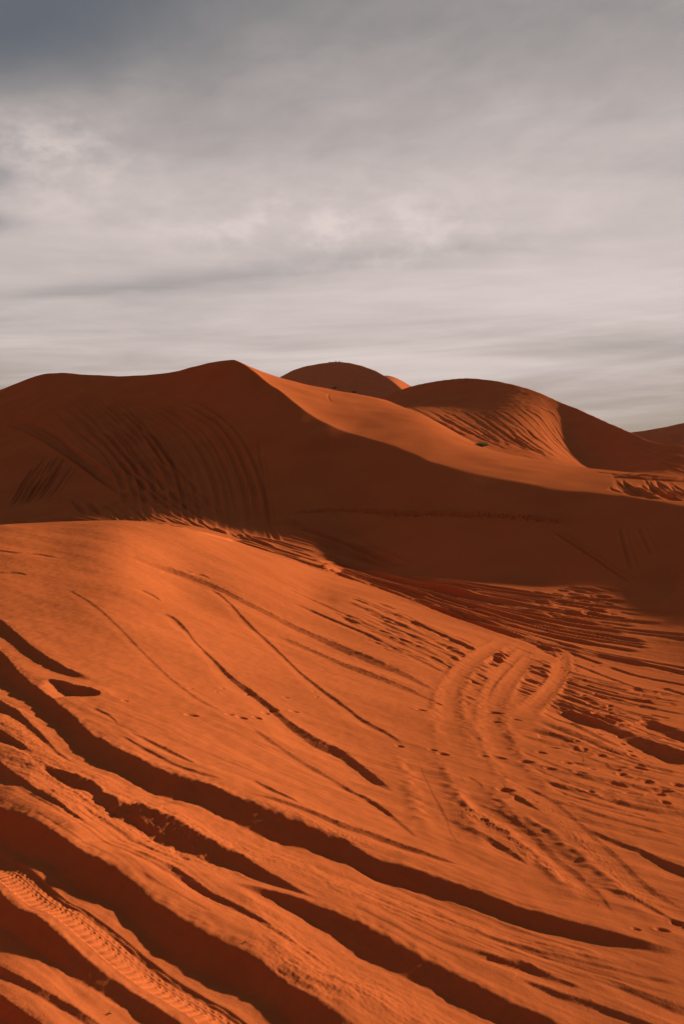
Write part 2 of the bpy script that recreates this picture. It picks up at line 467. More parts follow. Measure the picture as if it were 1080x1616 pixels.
# long rut across the frame
Z(S1, [(-60, 985, 30), (0, 1030, 45), (30, 1065, 55), (60, 1090, 60), (100, 1120, 58), (140, 1158, 48), (175, 1180, 44), (215, 1202, 44), (260, 1225, 40), (325, 1246, 42), (375, 1270, 42), (450, 1300, 44), (540, 1335, 36), (600, 1364, 29), (665, 1384, 29), (750, 1411, 29), (815, 1435, 27), (890, 1456, 23), (965, 1475, 19), (1040, 1492, 15), (1120, 1510, 12)], 1.1, crumble=.022, wobble=.05)
# small soft hollow above it on the left
Z(S1, [(-60, 940, 20), (0, 982, 34), (30, 1008, 30), (60, 1032, 24), (100, 1055, 16), (150, 1075, 6)], .9)
Z(S1, [(75, 1074, 2), (100, 1079, 10), (118, 1086, 19), (140, 1092, 30), (156, 1096, 34), (162, 1100, 26)], 1.6, n=40)
Z(S1, [(150, 1120, 3), (172, 1130, 6), (188, 1144, 3)], .8)
# second rut, split by a sunlit sliver
Z(S1, [(62, 1203, 4), (80, 1208, 22), (115, 1221, 38), (150, 1233, 48), (170, 1253, 46), (205, 1270, 46), (245, 1285, 56), (280, 1300, 66), (325, 1326, 62), (380, 1356, 40), (425, 1381, 22), (480, 1412, 8), (520, 1432, 2)], 1.2, wobble=.05)
Z(S1, [(365, 1394, 4), (425, 1407, 30), (480, 1427, 46), (540, 1452, 54), (600, 1480, 58), (680, 1520, 54), (765, 1566, 50), (840, 1602, 46), (920, 1640, 46)], 1.15, crumble=.03, wobble=.05)
# deep trough with the tyre print
Z(S1, [(-60, 1252, 60), (0, 1281, 66), (45, 1302, 74), (95, 1330, 80), (145, 1365, 78), (200, 1396, 82), (245, 1431, 82), (300, 1467, 84), (370, 1503, 84), (430, 1538, 80), (475, 1570, 76), (540, 1608, 70), (620, 1655, 70)], 1.2, wobble=.04)
Z(S1, [(200, 1340, 4), (260, 1366, 14), (330, 1410, 16), (400, 1448, 14), (470, 1490, 10), (540, 1530, 5)], .8, wobble=.05)
# ruts in the lower left corner
Z(S1, [(-60, 1370, 60), (0, 1411, 74), (55, 1450, 80), (90, 1476, 76), (135, 1510, 64), (185, 1546, 58), (230, 1580, 52), (290, 1622, 50), (340, 1660, 46)], 1.2, wobble=.04)
Z(S1, [(-60, 1485, 22), (0, 1522, 24), (60, 1556, 26), (120, 1592, 26), (180, 1630, 26)], 1.0, wobble=.05)
Z(S1, [(-60, 1540, 40), (0, 1578, 44), (40, 1606, 48), (100, 1650, 50)], 1.2, wobble=.04)
# upper left fragments
Z(S1, [(-60, 1060, 26), (0, 1104, 32), (30, 1122, 28), (60, 1150, 18), (95, 1180, 8), (130, 1200, 3)], 1.0, crumble=.04, wobble=.05)
Z(S1, [(-50, 1120, 12), (0, 1156, 16), (30, 1172, 12), (60, 1190, 5)], .9, wobble=.05)
Z(S1, [(-60, 1165, 20), (0, 1206, 24), (60, 1250, 18), (110, 1282, 12), (150, 1312, 6)], .9, wobble=.05)
Z(S1, [(120, 1262, 4), (180, 1296, 9), (240, 1330, 8), (300, 1362, 3)], .7)
# thin ridges below the smooth slope
Z(S1, [(205, 1158, 2), (260, 1184, 7), (315, 1214, 4)], .9)
Z(S1, [(190, 1164, 2), (245, 1194, 6), (300, 1222, 5), (360, 1243, 3)], .8)
Z(S1, [(400, 1236, 3), (440, 1258, 8), (475, 1280, 4)], .7)
Z(S1, [(390, 1262, 2), (470, 1284, 6), (540, 1309, 9), (615, 1331, 9), (690, 1356, 6), (740, 1372, 2)], .9, crumble=.05)
# ---- long soft lines down the smooth slope
Z(S1, [(335, 928, 1.6), (353, 940, 5.6), (380, 970, 7.2), (415, 1003, 7.2), (450, 1036, 6.4), (480, 1066, 7.2), (510, 1090, 7.2), (540, 1110, 7.2), (575, 1136, 7.2), (610, 1156, 7.2), (642, 1178, 4.8)], .82, wobble=.04)
Z(S1, [(258, 965, 2.4), (280, 978, 10.4), (296, 994, 10.4), (306, 1008, 5.6), (332, 1036, 7.2), (365, 1066, 9.6), (400, 1091, 12.8), (430, 1115, 14.4), (465, 1145, 16.0), (505, 1171, 17.6), (540, 1188, 18.4), (570, 1209, 19.2), (605, 1235, 17.6), (630, 1254, 4.8)], .85, wobble=.03)
Z(S1, [(225, 930, 2.4), (245, 940, 7.2), (256, 950, 4.0)], .7)
Z(S1, [(110, 930, 3.2), (150, 955, 7.2), (190, 992, 7.2), (230, 1030, 6.4), (280, 1075, 8.0), (320, 1105, 7.2), (365, 1130, 3.2)], .42)
Z(S1, [(395, 1146, 3.2), (430, 1170, 8.0), (475, 1199, 8.0), (530, 1232, 8.0), (580, 1262, 7.2), (640, 1300, 3.2)], .5)
Z(S1, [(540, 1240, 4.0), (605, 1276, 9.6), (640, 1305, 10.4), (662, 1326, 3.2)], .5)
Z(S1, [(205, 880, 2.4), (265, 896, 6.4), (320, 916, 8.8), (362, 934, 8.8), (415, 961, 8.8), (475, 991, 10.4), (540, 1021, 12.0), (590, 1041, 12.8), (640, 1063, 12.0), (690, 1091, 4.8)], .5, wobble=.03, cap=.03)
Z(S1, [(430, 1000, 2.4), (480, 1018, 6.4), (540, 1046, 8.0), (600, 1068, 8.8), (650, 1088, 7.2), (690, 1108, 2.4)], .45, cap=.03)
Z(S1, [(-40, 862, 4.8), (20, 872, 6.4), (60, 874, 6.4), (95, 880, 1.6)], .5)
Z(S1, [(-40, 902, 4.8), (0, 902, 7.2), (30, 903, 7.2), (45, 908, 1.6)], .5)
Z(S1, [(300, 905, 1.6), (320, 908, 5.6), (334, 915, 1.6)], .6)
for a, b, n in (([(470, 905, 3), (560, 950, 5), (650, 990, 5), (720, 1030, 3)], [(400, 935, 3), (520, 985, 6), (620, 1030, 6), (700, 1070, 3)], 9),
                ([(560, 930, 3), (660, 975, 7), (760, 1020, 5), (800, 1040, 3)], [(540, 990, 3), (640, 1030, 7), (700, 1060, 6), (730, 1085, 3)], 20)):
    family(a, b, n, lambda L: Z(S1, L * [1, 1, random.uniform(.4, 1.2)], .5, wobble=.04), .3, ((0, .6), (.4, 1)))
# ---- right side: broken wheel lines running to the right edge
for P, am in (([(868, 1112, 3), (885, 1116, 9), (905, 1125, 12), (935, 1138, 13), (965, 1148, 9), (985, 1156, 12), (1010, 1168, 17), (1040, 1178, 17), (1090, 1195, 16), (1130, 1206, 14)], 1.3),
              ([(995, 1134, 2), (1020, 1136, 8), (1050, 1147, 12), (1090, 1160, 12), (1130, 1170, 12)], 1.2),
              ([(885, 1085, 3), (910, 1094, 8), (935, 1106, 8), (955, 1118, 9), (975, 1122, 11), (988, 1128, 4)], 1.25),
              ([(985, 1104, 2), (1005, 1106, 6), (1035, 1110, 7), (1090, 1112, 8), (1130, 1114, 8)], 1.0),
              ([(890, 1026, 2), (925, 1038, 7), (955, 1048, 5)], 1.2), ([(900, 1045, 2), (960, 1068, 5), (1030, 1095, 5)], 1.0),
              ([(960, 1050, 2), (1010, 1066, 6), (1080, 1080, 7), (1130, 1090, 7)], 1.1),
              ([(1050, 1085, 3), (1070, 1092, 8), (1095, 1100, 6)], 1.1),
              ([(855, 1122, 2), (900, 1142, 5), (940, 1160, 6), (990, 1178, 4)], .9),
              ([(815, 1150, 3), (850, 1152, 9), (900, 1166, 9), (940, 1178, 5)], .6),
              ([(820, 1160, 3), (870, 1172, 10), (910, 1180, 8), (940, 1184, 3)], .6),
              ([(900, 1200, 2), (925, 1206, 5), (970, 1208, 4), (1000, 1214, 2)], .8),
              ([(820, 1200, 2), (880, 1216, 6), (960, 1232, 7), (1040, 1248, 8), (1120, 1262, 8)], .55),
              ([(830, 1225, 2), (890, 1240, 7), (970, 1262, 8), (1060, 1280, 9), (1130, 1292, 9)], .55),
              ([(880, 1256, 2), (930, 1282, 7), (990, 1300, 6), (1060, 1318, 4)], .6),
              ([(805, 1256, 3), (818, 1258, 11), (835, 1268, 14), (848, 1277, 10), (854, 1281, 2)], 1.3),
              ([(702, 1284, 4), (712, 1290, 12), (755, 1311, 12), (800, 1336, 14), (822, 1352, 14), (837, 1366, 3)], .95),
              ([(925, 1310, 3), (938, 1314, 12), (965, 1325, 7), (1000, 1338, 9), (1045, 1357, 11), (1120, 1385, 12)], 1.15),
              ([(945, 1394, 2), (1010, 1416, 9), (1050, 1440, 9), (1085, 1462, 8), (1120, 1480, 7)], 1.0),
              ([(750, 1512, 3), (790, 1515, 14), (830, 1522, 18), (870, 1540, 14), (920, 1560, 4)], 1.0),
              ([(820, 1546, 3), (880, 1566, 12), (940, 1584, 14), (1005, 1608, 12), (1060, 1630, 8)], 1.1),
              ([(925, 1534, 3), (970, 1546, 12), (1030, 1570, 16), (1100, 1595, 18), (1130, 1606, 18)], .8),
              ([(600, 1440, 2), (660, 1470, 6), (740, 1500, 8), (840, 1528, 7), (920, 1548, 3)], .7),
              ([(560, 1400, 2), (640, 1432, 6), (740, 1466, 7), (860, 1500, 7), (980, 1530, 6), (1100, 1556, 5)], .7)):
    Z(S1, P, am * .78, crumble=.015, wobble=.04)
family([(740, 1010, 3), (860, 1050, 5), (980, 1080, 5), (1110, 1100, 4)], [(800, 1090, 3), (880, 1120, 5), (980, 1160, 5), (1110, 1200, 4)], 80,
       lambda L: Z(S1, L * [1, 1, random.uniform(.2, .75)], .75, wobble=.04), .3, ((0, .8), (.2, 1)))
family([(840, 1130, 3), (920, 1160, 4), (1010, 1190, 4), (1110, 1212, 3)], [(780, 1240, 3), (880, 1290, 5), (980, 1320, 5), (1110, 1350, 4)], 40,
       lambda L: Z(S1, L * [1, 1, random.uniform(.4, 1.3)], .42, wobble=.04), .3, ((0, .7), (.3, 1)))
family([(560, 1330, 3), (720, 1400, 4), (900, 1470, 4), (1110, 1520, 3)], [(430, 1400, 3), (600, 1500, 5), (800, 1580, 6), (1000, 1660, 5)], 16,
       lambda L: Z(S1, L * [1, 1, random.uniform(.5, 1.6)], .45, wobble=.07), .3, ((0, .7), (.3, 1)))
family([(-40, 1120, 4), (150, 1250, 5), (330, 1340, 5), (560, 1430, 4)], [(-40, 1240, 4), (140, 1350, 6), (300, 1440, 6), (480, 1550, 5)], 14,
       lambda L: Z(S1, L * [1, 1, random.uniform(.5, 1.5)], .5, wobble=.07), .3, ((0, .7), (.3, 1)))
# ---- short scuffs between the crossing tracks
family([(690, 1015, 4), (760, 1040, 6), (800, 1060, 4)], [(760, 1010, 4), (830, 1040, 6), (890, 1075, 4)], 22,
       lambda L: Z(S1, L * [1, 1, random.uniform(.5, 1.1)], .8, wobble=.08), .5, ((0, .7), (.2, 1)))
for k in range(46):
    cx_, cy_ = random.uniform(720, 880), random.uniform(1020, 1110)
    l = random.uniform(8, 26)
    Z(S1, [(cx_ - l, cy_ - l * .42, 2), (cx_, cy_, random.uniform(4, 9)), (cx_ + l * .8, cy_ + l * .40, 2)], .8, wobble=.08)
for k in range(60):
    cx_ = random.uniform(560, 760); cy_ = 930 + (cx_ - 560) * .46 + random.uniform(0, 70)
    l = random.uniform(6, 20)
    Z(S1, [(cx_ - l, cy_ - l * .35, 1.5), (cx_, cy_, random.uniform(1.5, 4)), (cx_ + l * .8, cy_ + l * .36, 1.5)], .55, wobble=.06)
# crossing wheel ruts that pressed the scuffs flat
for P, hw, dp, er in (([(812, 1004), (770, 1026), (738, 1050), (716, 1080), (708, 1112), (712, 1150), (728, 1190), (752, 1232)], .12, .011, .9),
                      ([(852, 1008), (815, 1040), (790, 1070), (779, 1100), (776, 1135), (786, 1170), (806, 1205), (830, 1236), (880, 1275), (940, 1322), (985, 1362), (1040, 1408), (1090, 1440)], .11, .011, .85),
                      ([(842, 1030), (815, 1062), (795, 1090), (786, 1120)], .09, .009, .9),
                      ([(886, 1018), (889, 1045), (878, 1075), (852, 1104), (826, 1128), (810, 1150)], .10, .013, .95),
                      ([(650, 1180), (668, 1210), (690, 1260), (705, 1300), (730, 1345)], .12, .010, .6),
                      ([(735, 1230), (770, 1275), (815, 1300), (865, 1336), (905, 1370), (945, 1408), (975, 1450)], .10, .014, .5)):
    rut(S1, P, hw, dp, .42, lump=.9, erase=er, fade=.25)
for P in ([(750, 1262, 4), (790, 1280, 12), (830, 1302, 18), (868, 1336, 20), (910, 1370, 20), (950, 1410, 16), (978, 1450, 6)],
          [(825, 1236, 3), (880, 1268, 10), (936, 1316, 14), (980, 1354, 16), (1030, 1398, 16), (1075, 1426, 12), (1110, 1450, 8)],
          [(655, 1190, 3), (685, 1252, 8), (704, 1284, 14), (712, 1310, 10), (730, 1340, 3)],
          [(740, 1225, 3), (756, 1234, 11), (764, 1244, 4)], [(795, 1236, 3), (801, 1246, 12), (810, 1254, 5)]):
    Z(S1, P, .42, crumble=.06, wobble=.08)
# ---- the apron under the large dune: dozens of thin parallel lines
lineA = [(440, 874, .15), (500, 897, .3), (560, 914, .9), (680, 955, 2.2), (800, 1000, 3), (940, 1036, 3.6), (1110, 1070, 4)]
lineB = [(455, 868, .15), (505, 880, .3), (560, 890, .8), (680, 915, 1.7), (800, 930, 2.4), (940, 945, 2.8), (1110, 950, 3)]
family(lineA, lineB, 110, lambda L: Z(S1, L * [1, 1, random.uniform(.5, 1.6)], 1.1, wobble=.06), .4, ((0, .6), (.35, 1)))
Z(S1, [(640, 935, 2), (720, 968, 4), (800, 992, 5), (870, 1010, 6), (960, 1036, 6), (1110, 1066, 6)], 1.2, wobble=.05)
Z(S1, [(600, 925, 2), (700, 962, 3), (780, 992, 4), (850, 1018, 4), (900, 1032, 2)], 1.1, wobble=.05)
for k in range(80):                                   # churned patch
    cx_, cy_ = random.gauss(925, 42), random.uniform(926, 972)
    l = random.uniform(6, 20)
    Z(S1, [(cx_ - l, cy_ - l * .10, 1.2), (cx_, cy_ + l * .05, random.uniform(1.6, 3.6)), (cx_ + l, cy_ + l * .22, 1.0)], 1.1, wobble=.08)
family([(300, 836, .6), (380, 856, 1), (450, 878, 1), (530, 905, 1.2), (640, 945, .8)], [(350, 840, .6), (420, 851, 1), (470, 864, 1), (530, 880, 1.2), (640, 903, .8)], 22,
       lambda L: Z(S1, L * [1, 1, random.uniform(.5, 1.6)], .8, wobble=.05), .4, ((0, .5), (.45, 1)))
# tips of the tracks that come down the face
for k in range(60):
    t = random.random()
    bx = 20 + 390 * t ** .7; by = np.interp(bx, [0, 200, 300, 370, 430, 470], [829, 821, 831, 850, 866, 878])
    l = random.uniform(10, 26)
    sl_ = np.interp(bx, [0, 250, 430], [-.35, .6, .55])
    Z(S1, [(bx - l, by - 6 - l * abs(sl_), 1.2), (bx, by - 5, random.uniform(1.2, 2.6)), (bx + l * 1.2, by - 5 + l * .75 * max(sl_, .1), .8)], .9, wobble=.06)
# ---- wheel tracks on the shaded face
R_ = lambda L: rut(S1, L, random.uniform(.10, .24), random.uniform(.03, .09), .7, lump=.15)
def zz(pts, ox=0, oy=550, s=.4074): return [(ox + p * s, oy + q * s) for p, q in pts]
R2 = lambda L: rut(S1, L, random.uniform(.13, .24), random.uniform(.05, .12), .75, lump=.12, fade=.25)
for k in range(15):
    q = 400 + k * 39 + random.uniform(-9, 9); t_ = random.uniform(-10, 14)
    R2(zz([(q - 330, 180 + (960 - q) * .06 + t_), (q - 170, 215 + (960 - q) * .10 + t_), (q - 50, 290 + (960 - q) * .12), (q + 25, 400 + (960 - q) * .06), (q + 72, 530), (q + 92, 640), (q + 110 - k, 752)][(0 if k > 7 else 1):]))
for k in range(11):
    q = k * 27 + random.uniform(-8, 8)
    R2(zz([(130 + q * 1.1, 165 + random.uniform(0, 30)), (260 + q * 1.1, 290), (380 + q * 1.0, 420), (500 + q * .95, 540), (620 + q * .85, 630), (760 + q * .6, 715)]))
family(zz([(-40, 255), (80, 265), (200, 320), (330, 420), (450, 510), (580, 600)]),
       zz([(-40, 290), (60, 310), (180, 370), (300, 450), (420, 540), (560, 620)]), 15, R2, .3, ((0, .2), (.7, 1)), even=True)
family(zz([(20, 640), (60, 560), (110, 480), (170, 400)]), zz([(150, 650), (230, 560), (300, 470), (350, 380)]), 14, R2, .4, ((0, .2), (.7, 1)), even=True)
family(zz([(270, 590), (320, 650)]), zz([(540, 590), (620, 680)]), 10, R_, .4, ((0, .2), (.7, 1)))
rut(S1, zz([(1000, 330), (1015, 450), (1028, 560), (1050, 680), (1075, 760)]), .15, .05, .8)
rut(S1, zz([(400, 160), (520, 165), (650, 200), (760, 235), (880, 300)]), .25, .06, .7)
rut(S1, [(430, 812), (520, 806), (620, 812), (720, 815), (820, 818), (920, 826)], .16, .12, .9, lump=1.3)
rut(S1, [(872, 835), (905, 858), (945, 885), (985, 912), (1005, 922)], .09, .05, .7)
for P in ([(520, 800), (560, 840), (640, 880)], [(500, 820), (590, 860), (660, 890)], [(590, 872), (670, 845)], [(980, 830), (990, 870), (1000, 900)], [(1010, 830), (1030, 875)],
          [(440, 850), (540, 875), (640, 890)], [(470, 840), (560, 872), (650, 895)]):
    rut(S1, P, .10, .03, .7, lump=.3)
family([(430, 800), (520, 845), (640, 885)], [(440, 845), (540, 878), (640, 905)], 8, R_, .3, ((0, .3), (.7, 1)))
# ---- sunlit side: a few marks and the curved tracks in the hollow at the right
rut(S1, [(519, 621), (518, 627), (523, 634)], .14, .03, .3)
hol = [(940, 745, 2), (960, 765, 4), (985, 778, 5), (1005, 785, 3)]
hol2 = [(1060, 752, 2), (1078, 765, 4), (1100, 782, 5), (1125, 796, 3)]
family(hol, hol2, 24, lambda L: Z(S1, np.column_stack([L[:, 0] - 8 * np.sin(np.linspace(0, 3.14, len(L))), L[:, 1], L[:, 2] * random.uniform(.4, 1.1)]), 1.25, wobble=.08), .5, ((0, .35), (.6, 1)))
family([(930, 742, 1), (1000, 748, 1.5), (1100, 752, 1.5)], [(950, 752, 1), (1010, 758, 1.5), (1100, 764, 1.5)], 12, lambda L: Z(S1, L, 1.0, wobble=.1), .5, ((0, .6), (.3, 1)))
# ---- footprints
trail(S1, [(165, 1106), (200, 1110), (240, 1112), (300, 1124)], .16, .020, .014, .5, .3)
trail(S1, [(300, 1124), (350, 1130), (384, 1134), (412, 1133), (440, 1122), (456, 1120)], .30, .026, .03, .4, .35)
trail(S1, [(300, 1092), (340, 1086), (400, 1090), (470, 1098), (520, 1095)], .2, .018, .010, .5, .4)
trail(S1, [(790, 1194), (850, 1208), (930, 1226), (1000, 1243), (1075, 1256)], .26, .034, .03, .15)
trail(S1, [(925, 1090), (948, 1116), (965, 1150), (975, 1185), (1000, 1220), (1010, 1238), (1055, 1254), (1082, 1282)], .17, .032, .03, .8, .15)
trail(S1, [(893, 1030), (900, 1056), (925, 1090)], .2, .03, .03, .8, .2)
trail(S1, [(870, 1178), (905, 1183), (950, 1192), (990, 1206), (1080, 1228)], .22, .035, .025, .25, .1)
trail(S1, [(640, 1176), (690, 1190), (760, 1196), (820, 1200)], .25, .025, .02, .5, .4)
trail(S1, [(1040, 1250), (1060, 1254), (1085, 1256)], .09, .03, .03, 1.2, .1)
for k in range(32):
    p = (random.uniform(890, 1085), random.uniform(1030, 1260)); x_, y_ = S1.ground(*p)
    dent(S1, x_, y_, random.uniform(.015, .04), random.uniform(.01, .03), random.uniform(0, 3), 1.5)
for p, r in (((382, 1133), .05), ((406, 1133), .045), ((432, 1120), .05), ((700, 1190), .05), ((782, 1124), .09), ((783, 1138), .06), ((690, 1110), .06), ((665, 1122), .06),
             ((798, 1248), .06), ((1070, 1455), .03), ((1045, 1467), .03), ((855, 1188), .05), ((815, 1136), .06), ((1004, 1467), .02)):
    x_, y_ = S1.ground(*p); dent(S1, x_, y_, r * .62, r * .6, -.6, 1.3)
# ---- the tyre print: rows of lug marks along the lower side of the trough
TP = world(S1, resample([(-60, 1315), (0, 1360), (60, 1403), (120, 1444), (180, 1486), (240, 1530), (300, 1571), (370, 1620)], 60))
def tread(d, s, a, X, Y, O):
    q = d / .074                                 # -1 lower shoulder ... +1 upper shoulder
    inside = smooth01((1.0 - np.abs(q)) / .12)
    ph = s / .040 + .35 * q
    tooth = smooth01((np.abs((ph % 1) - .5) - .16) / .14)
    low = smooth01((-.12 - q) / .1); mid = smooth01((.1 - np.abs(q - .12)) / .06); up = smooth01((.1 - np.abs(q - .52)) / .06)
    ph2 = s / .040 + .5
    t2 = smooth01((np.abs((ph2 % 1) - .5) - .2) / .14)
    h = .013 * low * tooth + .009 * (mid + .8 * up) * t2 + .010 * np.exp(-((q - .85) / .10) ** 2) + .007 * np.exp(-((q - .32) / .07) ** 2) + .007 * np.exp(-((q + .08) / .07) ** 2)
    h = h * (.75 + .5 * perlin(X * 7, Y * 7, 61)) + .003 * perlin(X * 26, Y * 26, 62)
    return O + inside * (.68 * h - .011)
S1.carve(TP, .16, tread)
# ---- fine crumble everywhere the sand was driven over
fg = smooth01((9 - Y) / 4)
wx = X + .10 * perlin(X / .9, Y / .9, 41); wy = Y + .10 * perlin(X / .9 + 7, Y / .9, 42)
u_, v_ = wx * .74 - wy * .67, wx * .67 + wy * .74
S1.O += (fg * (.0045 * perlin(u_ / 1.3, v_ / .15, 43) + .0018 * perlin(u_ / .7, v_ / .05, 44) + .0007 * perlin(u_ / .3, v_ / .02, 45))).astype(np.float32)
rough = smooth01((Y - 1) / 2) * near
S1.O += (rough * (.0035 * perlin(X / .22, Y / .22, 21) + .002 * perlin(X / .09, Y / .09, 22))).astype(np.float32)

foot = np.interp(px, [-900, 0, 190, 370, 540, 680, 860, 1080, 1400, 2200], [30, 33, 36, 36, 34, 30, 27.3, 25.3, 21, 19])
big_mask = (Y > foot[None, :])[:-1, :-1]
nd_, ld_ = mesh_from(['sand_ground', 'large_dune'], S1, [~big_mask, big_mask])
tag(nd_, 'rutted orange sand of the near dune and valley floor', 'sand', kind='structure')
tag(ld_, 'large dune with a dark face and a sharp sunlit crest', 'dune', kind='structure')

# ================================================================== DUNES BEHIND
px2 = axis_px(420, 1900, 560, 1130, 1.4)
yy2 = np.exp(np.arange(math.log(56), math.log(210), .0016))
MOUND_TOP = {420: (150, 700), 560: (148, 655), 640: (147, 612), 690: (145, 600), 745: (142, 596), 800: (137, 604), 860: (129, 624), 930: (119, 652),
             1000: (107, 683), 1080: (94, 713), 1300: (78, 775), 1900: (66, 830)}
MOUND = {                                  # the gentle raked hollow; the steep cap stands on it
    420: [(62, 760), (80, 735), (110, 712), (150, 705), (210, 700)],
    640: [(62, 735), (76, 700), (90, 678), (108, 659), (129, 643), (150, 636), (210, 640)],
    745: [(62, 745), (78, 721), (91, 700), (108, 669), (129, 641), (150, 628), (210, 640)],
    860: [(62, 758), (72, 748), (82, 732), (98, 699), (119, 656), (135, 640), (210, 650)],
    930: [(60, 760), (70, 750), (80, 744), (90, 740), (101, 736), (116, 728), (210, 710)],
    1000: [(60, 760), (72, 751), (84, 746), (96, 741), (112, 735), (210, 725)],
    1080: [(62, 759), (75, 748), (84, 737), (94, 717), (106, 719), (210, 722)],
    1300: [(62, 786), (72, 780), (85, 772), (120, 760), (210, 750)],
    1900: [(50, 845), (60, 835), (75, 805), (210, 770)],
}
Lz = profile_surface(MOUND, px2, yy2)
Uz = two_face(px2, yy2, MOUND_TOP, ((930, 1000, 1080), (.44, .36, .24)), .4, .6)
S2 = Sheet(px2, yy2, -smin(-Lz, -Uz, 3.6))
# wheel grooves raking down the hollow side of the dune
gA = [(590, 632, 1.5), (640, 655, 3), (690, 675, 3), (740, 694, 2)]
gB = [(740, 640, 1.5), (780, 665, 3.5), (830, 700, 4), (880, 728, 2)]
gC = [(875, 640, 1.5), (893, 655, 3), (908, 690, 3.5), (930, 728, 2)]
family(gA, gB, 46, lambda L: crest(S2, L * [1, 1, random.uniform(.3, 1.1)], .8, wobble=.08), .5, ((0, .6), (.4, 1)))
family(gB, gC, 46, lambda L: crest(S2, L * [1, 1, random.uniform(.3, 1.1)], .8, wobble=.08), .5, ((0, .6), (.4, 1)))
for k in range(70):
    cx_ = random.uniform(690, 900); cy_ = np.interp(cx_, [690, 780, 900], [634, 636, 652]) + random.uniform(-6, 8)
    crest(S2, [(cx_ - 3, cy_ - 4, .8), (cx_, cy_, random.uniform(1, 2)), (cx_ + 4, cy_ + 5, .8)], 1.0)
for k in range(40):
    cx_ = random.uniform(1005, 1080); cy_ = np.interp(cx_, [1000, 1080], [697, 724]) + random.uniform(-2, 22)
    l = random.uniform(8, 22)
    crest(S2, [(cx_ - l, cy_ - l * .35, .8), (cx_, cy_, random.uniform(1.2, 2.6)), (cx_ + l, cy_ + l * .4, .8)], 1.2, wobble=.1)
S2.O += (.06 * perlin(S2.X / 3, S2.Y / 3, 31) + .04 * perlin(S2.X / .9, S2.Y / .9, 32)).astype(np.float32)
md_, = mesh_from('grooved_dune', S2)
tag(md_, 'dune with raked wheel grooves below its dark rounded top', 'dune', kind='structure')

def far_dune(name, label, top, lo, hi, y0, y1, st=2.0, front=.5, back=.4, undul=0, stripes=()):
    p = np.arange(lo, hi, st); y = np.exp(np.linspace(math.log(y0), math.log(y1), 420))
    s = Sheet(p, y, two_face(p, y, top, front, back, .4))
    for P in stripes: crest(s, P, 1.3)
    if undul:
        s.O += (undul * (perlin(s.X / 25, s.Y / 25, 9) + .3 * perlin(s.X / 7, s.Y / 7, 10))).astype(np.float32)
    o, = mesh_from(name, s)
    tag(o, label, 'dune', kind='structure')
    return s, o
ROUND = {300: (470, 655), 400: (440, 612), 430: (428, 601), 460: (418, 585), 500: (406, 574.5), 530: (396, 571), 560: (384, 573.5), 590: (370, 583), 615: (354, 597), 635: (338, 613),
         660: (318, 638), 720: (285, 680), 820: (250, 710)}
S3, rd_ = far_dune('round_dune', 'far rounded dune in shade with tiny figures on its top', ROUND, 300, 820, 200, 560, 1.5, .55, .35, .5)
SPUR = {520: (700, 640), 580: (640, 606), 610: (610, 592.5), 622: (600, 595), 640: (590, 604), 660: (580, 616), 700: (560, 640), 760: (540, 680)}
S4, sp_ = far_dune('lit_dune', 'sunlit tip of a farther dune behind the round one', SPUR, 520, 760, 440, 800, 1.5, .12, .4)
RIGHT = {850: (330, 705), 950: (300, 690), 1000: (288, 682.5), 1020: (284, 680), 1040: (279, 675.5), 1080: (270, 667), 1150: (262, 654), 1300: (250, 640), 1500: (240, 635)}
STRIPES = ([[(1000, 694, 2), (1060, 687, 4), (1100, 686, 4), (1200, 680, 3)], [(1010, 702, 2), (1050, 700, 4), (1100, 699, 4), (1200, 694, 3)]])
S5, rt_ = far_dune('distant_dune', 'low dark dune at the far right rising out of frame', RIGHT, 850, 1500, 160, 400, 1.6, .34, .4, .5, STRIPES)

# a broad floor reaching the horizon, lower than all the dunes
def plain():
    bm = bmesh.new()
    n = 160; rs = np.concatenate([[0], np.geomspace(3, 3000, 60)])
    rings = []
    for r in rs:
        if r == 0:
            rings.append([bm.verts.new((0, -14, -2.6))]); continue
        ring = []
        for k in range(n):
            a = 2 * math.pi * k / n
            x, y = r * math.sin(a), -14 + r * math.cos(a)
            d = max(0, y + 1)
            z = -2.6 - min(9.5, d * .6) if y > -1 else -2.6
            z += .9 * math.sin(x * .05 + 1) * math.cos(y * .04) * min(1, r / 40)
            if y > -1: z = min(z, -2.7 - min(9, d * .6))
            ring.append(bm.verts.new((x, y, z)))
        rings.append(ring)
    for k in range(n): bm.faces.new((rings[0][0], rings[1][k], rings[1][(k + 1) % n]))
    for i in range(1, len(rings) - 1):
        for k in range(n):
            bm.faces.new((rings[i][k], rings[i + 1][k], rings[i + 1][(k + 1) % n], rings[i][(k + 1) % n]))
    bmesh.ops.recalc_face_normals(bm, faces=bm.faces)
    me = bpy.data.meshes.new('desert_plain'); bm.to_mesh(me); bm.free()
    for p in me.polygons: p.use_smooth = True
    me.materials.append(sand)
    o = bpy.data.objects.new('desert_plain', me); C.objects.link(o)
    tag(o, 'flat desert sand reaching the horizon behind the dunes', 'sand', kind='structure')
plain()
